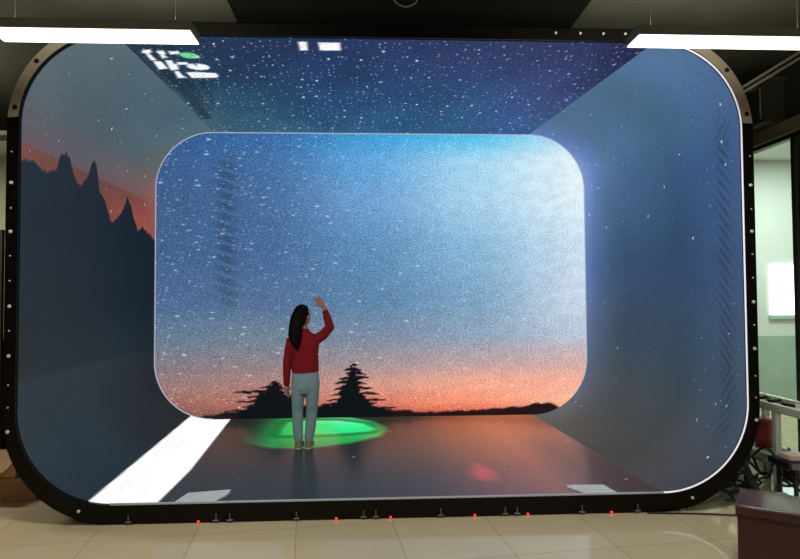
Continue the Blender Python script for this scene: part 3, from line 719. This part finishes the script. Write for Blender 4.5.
# maroon padded stool
M_mar = mat('maroon_leather', (60, 17, 21), .36, bump=.08, bscale=120, var=.15, coat=.22)
t = thing('storage_stool', 'dark maroon leather storage stool with padded lid at the lower right corner', 'stool', (2.49, -.99, GZ))
SR = Matrix.Translation((2.235, -1.055, 0)) @ Matrix.Rotation(math.radians(-36), 4, 'Z')
obj('stool_body', nbox(.01, .375, .01, .41, GZ, .175, bev=.012, mtx=SR), M_mar, t)
obj('padded_lid', nbox(0, .385, 0, .42, .17, .255, bev=.026, mtx=SR), M_mar, t, True)
obj('lid_piping', nbox(-.003, .388, -.003, .423, .176, .183, mtx=SR), mat('dark_maroon_piping', (52, 18, 20), .4), t)

# upper right: cable box, brace rods
t = thing('junction_cabinet', 'dark grey metal cabinet fixed to the upper wall by the frame corner', 'cabinet', (3.95, 1.2, 3.44))
obj('cabinet_body', nbox(3.86, 4.10, .95, 1.55, 3.425, 3.86, bev=.01), mat('dark_grey_metal', (62, 64, 54), .5), t)
obj('cabinet_lip', nbox(3.82, 4.10, .92, 1.58, 3.85, 3.89, bev=.006), mat('grey_green_metal', (78, 82, 70), .5), t)
obj('conduit', tube(bmesh.new(), [(3.845, 1.12, 3.80), (3.845, 1.0, 3.80), (3.845, .97, 3.78), (3.845, .97, 3.50), (3.83, .95, 3.46)], .008, 8), mat('pale_conduit', (150, 150, 135), .4), t)
M_rod = mat('grey_brace_tube', (150, 148, 138), .4, .3)
tag(obj('brace_rod', tube(bmesh.new(), [(3.04, .3, 3.43), (3.78, .3, 3.878), (4.05, .3, 4.04)], .013, 10), M_rod, None, True), 'upper of two grey diagonal rods rising right from the frame corner', 'rod', 'diagonal brace rods')
tag(obj('brace_rod', tube(bmesh.new(), [(3.06, .3, 3.395), (3.78, .3, 3.822), (4.09, .3, 4.004)], .013, 10), M_rod, None, True), 'lower of two grey diagonal rods rising right from the frame corner', 'rod', 'diagonal brace rods')
# wire loop and wire above the tunnel
cable([(.02, -.5, 4.05), (-.01, -.5, 3.97), (.02, -.5, 3.88), (.10, -.5, 3.84), (.18, -.5, 3.88), (.17, -.5, 3.95), (.08, -.5, 3.96), (.02, -.5, 3.90)], .006, 'thin grey wire hanging in a loop above the middle of the tunnel', mat('grey_wire', (84, 86, 78), .5), 'wire', 'hanging_wire')

# ------------------------------------------------------------------ the person
px = thing('person', 'person seen from behind in red sweater and grey-blue trousers, right arm raised, long dark ponytail', 'person', (-.92, 1.70, 0))
M_skin = mat('skin', (196, 140, 118), .55, spec=.35)
M_red_s = mat('red_knit', (150, 4, 22), .85, bump=.35, bscale=160, var=.12)
M_pant = mat('blue_grey_cotton', (150, 180, 188), .85, bump=.2, bscale=25, var=.14)
M_hair = mat('dark_brown_hair', (12, 8, 8), .6, bump=.4, bscale=90, spec=.12)
M_shoe = mat('khaki_shoe', (150, 138, 106), .7, var=.1); M_sole = mat('white_sole', (200, 195, 175), .6)
yb = 1.70
hd = Vector((-.925, yb + .01, 1.445)); ha = -math.radians(38)    # face turned to the right
fwd = Vector((math.sin(-ha), math.cos(-ha), 0)); rgt = Vector((fwd.y, -fwd.x, 0))
bm = bmesh.new()
ell(bm, hd + Vector((0, 0, .012)), (.074, .094, .098), ha)                                   # skull
ell(bm, hd + fwd * .022 + Vector((0, 0, -.052)), (.056, .068, .060), ha)                     # jaw
capsule(bm, [hd + fwd * .085 + Vector((0, 0, .005)), hd + fwd * .104 + Vector((0, 0, -.022))], [.008, .013])   # nose
for s in (-1, 1):
    ell(bm, hd + rgt * s * .074 + Vector((0, 0, -.012)), (.012, .018, .030), ha)             # ears
    capsule(bm, [hd + fwd * .088 + rgt * s * .014 + Vector((0, 0, .022)), hd + fwd * .082 + rgt * s * .044 + Vector((0, 0, .022))], .005)  # brow
capsule(bm, [hd + fwd * .082 + rgt * -.022 + Vector((0, 0, -.058)), hd + fwd * .090 + Vector((0, 0, -.056)), hd + fwd * .082 + rgt * .022 + Vector((0, 0, -.058))], [.005, .008, .005])  # lips
capsule(bm, [(-.925, yb, 1.40), (-.92, yb - .005, 1.30), (-.915, yb, 1.20)], [.048, .047, .06])  # neck
capsule(bm, [(-.91, yb, 1.09), (-.90, yb, 1.0), (-.89, yb, .80), (-.895, yb, .70)], [(.12, .075), (.115, .08), (.12, .085), (.13, .09)])
shR, elR, wrR = Vector((-.795, yb + .01, 1.175)), Vector((-.632, yb + .08, 1.315)), Vector((-.702, yb + .11, 1.545))
shL, elL, wrL = Vector((-1.060, yb, 1.165)), Vector((-1.098, yb - .015, .945)), Vector((-1.104, yb + .02, .70))
capsule(bm, [shR, elR], [.040, .033]); capsule(bm, [elR, wrR], [.034, .023]); capsule(bm, [shL, elL], [.040, .032]); capsule(bm, [elL, wrL], [.032, .023])
capsule(bm, [(-.895, yb, 1.17), shR], [.06, .042]); capsule(bm, [(-.93, yb, 1.17), shL], [.06, .042])
legs = (((-.972, yb, .68), (-.982, yb + .012, .40), (-.972, yb - .012, .07)), ((-.826, yb, .68), (-.832, yb + .012, .40), (-.860, yb - .012, .07)))
for h_, k_, a_ in legs:
    capsule(bm, [h_, k_], [.070, .048]); capsule(bm, [k_, a_], [.048, .030])
    capsule(bm, [(a_[0], a_[1], .045), (a_[0] + .01, a_[1] + .12, .03)], [.028, .026])
# right hand, raised, palm toward the screen
def hand(bm, wr, d, side_v, nrm, spread, curl, thumb_side):
    pc = wr + d * .045
    tube(bm, [wr - d * .01, wr + d * .02, wr + d * .05, wr + d * .083], [(.020, .015), (.029, .014), (.036, .013), (.033, .011)] if abs(side_v.dot(Vector((1, 0, 0)))) > -1 else [], 10)
    L_ = [.062, .074, .080, .070]
    for i in range(4):
        o = (i - 1.5)
        b0 = wr + d * .076 + side_v * (-thumb_side) * (o * .0165)
        dd = (d + side_v * (-thumb_side) * o * spread[i]).normalized()
        p1 = b0 + dd * L_[3 - i] * .5; d2 = (dd + nrm * curl[i]).normalized(); p2 = p1 + d2 * L_[3 - i] * .3; d3 = (d2 + nrm * curl[i]).normalized()
        capsule(bm, [b0 - dd * .02, p1, p2, p2 + d3 * L_[3 - i] * .25], [.0098, .0092, .0085, .0076], 10)
    t0 = wr + d * .028 + side_v * thumb_side * .022; t1 = t0 + (d * .6 + side_v * thumb_side * .8 + nrm * .2).normalized() * .036
    capsule(bm, [t0, t1, t1 + (d * .9 + side_v * thumb_side * .35 + nrm * .3).normalized() * .030], [.0125, .0108, .0092], 10)
dR = Vector((-.62, .12, .75)).normalized(); sR = Vector((.74, .05, .62)); sR = (sR - dR * sR.dot(dR)).normalized(); nR = dR.cross(sR)
if nR.y < 0: nR = -nR
hand(bm, wrR, dR, sR, nR, [.16, .16, .1, .1], [.12, .10, 1.3, 1.5], -1)
dL = Vector((.06, .10, -.99)).normalized(); sL = Vector((.15, .98, .1)); sL = (sL - dL * sL.dot(dL)).normalized(); nL = Vector((1, 0, 0))
hand(bm, wrL, dL, sL, nL, [.08, .05, .05, .08], [.25, .3, .35, .4], 1)
fuse('body', bm, M_skin, px, .0036, 1)

# sweater: torso + sleeves, one skin
bm = bmesh.new()
tube(bm, [(-.897, yb, .795), (-.897, yb, .84), (-.897, yb, .93), (-.90, yb, 1.03), (-.905, yb, 1.12), (-.912, yb, 1.185), (-.916, yb, 1.225), (-.919, yb, 1.272), (-.92, yb, 1.305)],
     [(.138, .105), (.148, .112), (.146, .110), (.145, .108), (.160, .108), (.158, .095), (.115, .075), (.074, .066), (.060, .060)], 32)
for v in bm.verts:                                     # hem a little lower on the left
    if v.co.z < .83: v.co.z += (v.co.x + .897) * .13 + .016
capsule(bm, [shR + Vector((-.06, 0, -.01)), shR, (shR + elR) / 2 + Vector((.01, 0, -.012)), elR], [.070, .062, .056, .050]); capsule(bm, [elR, (elR + wrR) / 2, elR.lerp(wrR, .66)], [.050, .044, .036])
capsule(bm, [shL + Vector((.07, 0, .0)), shL, (shL + elL) / 2, elL], [.066, .056, .049, .044]); capsule(bm, [elL, (elL + wrL) / 2, elL.lerp(wrL, .95)], [.044, .043, .037])
capsule(bm, [(-.90, yb, 1.205), shR + Vector((-.01, 0, .012))], [.075, .060]); capsule(bm, [(-.93, yb, 1.205), shL + Vector((.01, 0, .006))], [.075, .056])
swe = fuse('sweater', bm, M_red_s, px, .0065, 3)
for o_, c_, d_, r_ in (('cuff', elL.lerp(wrL, .97), (wrL - elL).normalized(), .034), ('cuff', elR.lerp(wrR, .72), (wrR - elR).normalized(), .034)):
    q = obj(o_, tube(bmesh.new(), [c_ - d_ * .02, c_ - d_ * .005, c_ + d_ * .022], [r_, r_ * 1.04, r_ * .95], 18), M_red_s, None, True); q.parent = swe
# trousers
bm = bmesh.new()
tube(bm, [(-.897, yb, .60), (-.897, yb, .66), (-.897, yb, .74), (-.897, yb, .86)], [(.140, .095), (.158, .118), (.155, .118), (.138, .104)], 32)
for v in bm.verts: 
    if v.co.z < .63: v.co.x = -.897 + (v.co.x + .897) * .9
capsule(bm, [(-.972, yb, .66), (-.980, yb, .52), (-.983, yb + .01, .40), (-.980, yb - .003, .22), (-.972, yb - .012, .10)], [(.080, .098), (.068, .080), (.060, .066), (.057, .060), (.048, .052)], 20)
capsule(bm, [(-.824, yb, .66), (-.822, yb, .52), (-.828, yb + .01, .40), (-.842, yb - .003, .22), (-.858, yb - .012, .10)], [(.080, .098), (.070, .080), (.062, .066), (.058, .060), (.048, .052)], 20)
fuse('trousers', bm, M_pant, px, .007, 3)
# hair
bm = bmesh.new()
ell(bm, hd + Vector((0, 0, .030)) - fwd * .016, (.087, .100, .100), ha)
ell(bm, hd - fwd * .035 + Vector((-.012, -.02, -.03)), (.082, .070, .10), ha)
capsule(bm, [hd - fwd * .05 + Vector((-.02, -.01, .0)), (-.992, yb - .085, 1.34), (-.998, yb - .115, 1.24), (-.988, yb - .125, 1.16), (-.978, yb - .125, 1.105)],
        [(.072, .06), (.075, .048), (.072, .034), (.055, .026), (.026, .014)], 20)
hr = fuse('hair', bm, M_hair, px, .006, 2)
capsule_b = bmesh.new()
pb = [hd + rgt * .074 + fwd * .016 + Vector((0, 0, -.02)), hd + rgt * .089 + fwd * .010 + Vector((0, 0, .03)), hd + rgt * .075 + fwd * .008 + Vector((0, 0, .09))]
hb = obj('hairband', tube(capsule_b, smooth_path(pb, 5), .0065, 8), mat('pale_pink_band', (205, 150, 160), .5), px, True)
hb['label'] = 'pale pink hairband'
M_eye = mat('dark_eye', (24, 18, 18), .2)
for s in (-1, 1):
    obj('eye', ell(bmesh.new(), hd + fwd * .079 + rgt * s * .030 + Vector((0, 0, .004)), (.011, .006, .005), ha, seg=10), M_eye, px, True)
# shoes
for ax in (-.972, -.862):
    sh = Vector((ax, yb - .012, 0)); bm = bmesh.new()
    tube(bm, [sh + Vector((0, -.055, .045)), sh + Vector((0, -.045, .042)), sh + Vector((0, 0, .045)), sh + Vector((.01, .09, .036)), sh + Vector((.012, .165, .028)), sh + Vector((.012, .188, .022))],
         [(.026, .020), (.038, .036), (.041, .042), (.045, .032), (.038, .022), (.018, .010)], 18)
    capsule(bm, [sh + Vector((0, -.018, .06)), sh + Vector((0, -.012, .09))], [.040, .036])
    s_ = fuse('shoe', bm, M_shoe, px, .005, 2)
    bm = bmesh.new(); tube(bm, [sh + Vector((0, -.062, .009)), sh + Vector((0, -.04, .009)), sh + Vector((.005, .05, .009)), sh + Vector((.012, .13, .009)), sh + Vector((.012, .19, .009))],
                          [(.024, .008), (.040, .008), (.042, .008), (.045, .008), (.022, .008)], 16)
    q = obj('sole', bm, M_sole, None, True); q.parent = s_

# ------------------------------------------------------------------ world, camera
for m_ in (M_diff, M_up, M_red, M_win): m_.cycles.emission_sampling = 'NONE'
for m_ in bpy.data.materials:
    if m_.name.startswith('panel_diffuser'): m_.cycles.emission_sampling = 'NONE'
w = bpy.data.worlds.new('World'); bpy.context.scene.world = w; w.use_nodes = True
w.node_tree.nodes['Background'].inputs['Color'].default_value = (.5, .55, .6, 1); w.node_tree.nodes['Background'].inputs['Strength'].default_value = .08
cam = bpy.data.cameras.new('Camera'); co = bpy.data.objects.new('Camera', cam); C.objects.link(co)
cam.sensor_width = 36; cam.lens = 36 * 600 / 800; cam.clip_start = .05; cam.clip_end = 60
yaw, pitch, roll = -.0481, .0320, -.0057
f = Vector((-math.sin(yaw) * math.cos(pitch), math.cos(yaw) * math.cos(pitch), math.sin(pitch)))
r0 = Vector((math.cos(yaw), math.sin(yaw), 0)); u0 = r0.cross(f)
r_ = math.cos(roll) * r0 + math.sin(roll) * u0; u_ = -math.sin(roll) * r0 + math.cos(roll) * u0
M = Matrix(((r_.x, u_.x, -f.x), (r_.y, u_.y, -f.y), (r_.z, u_.z, -f.z))).to_4x4(); M.translation = Vector((-.1706, -4.972, 1.6287))
co.matrix_world = M
sc = bpy.context.scene; sc.camera = co
sc.view_settings.view_transform = 'Standard'; sc.view_settings.look = 'None'; sc.view_settings.exposure = 0; sc.view_settings.gamma = 1
sc.view_settings.use_curve_mapping = False
sc.cycles.max_bounces = 6; sc.cycles.use_denoising = True
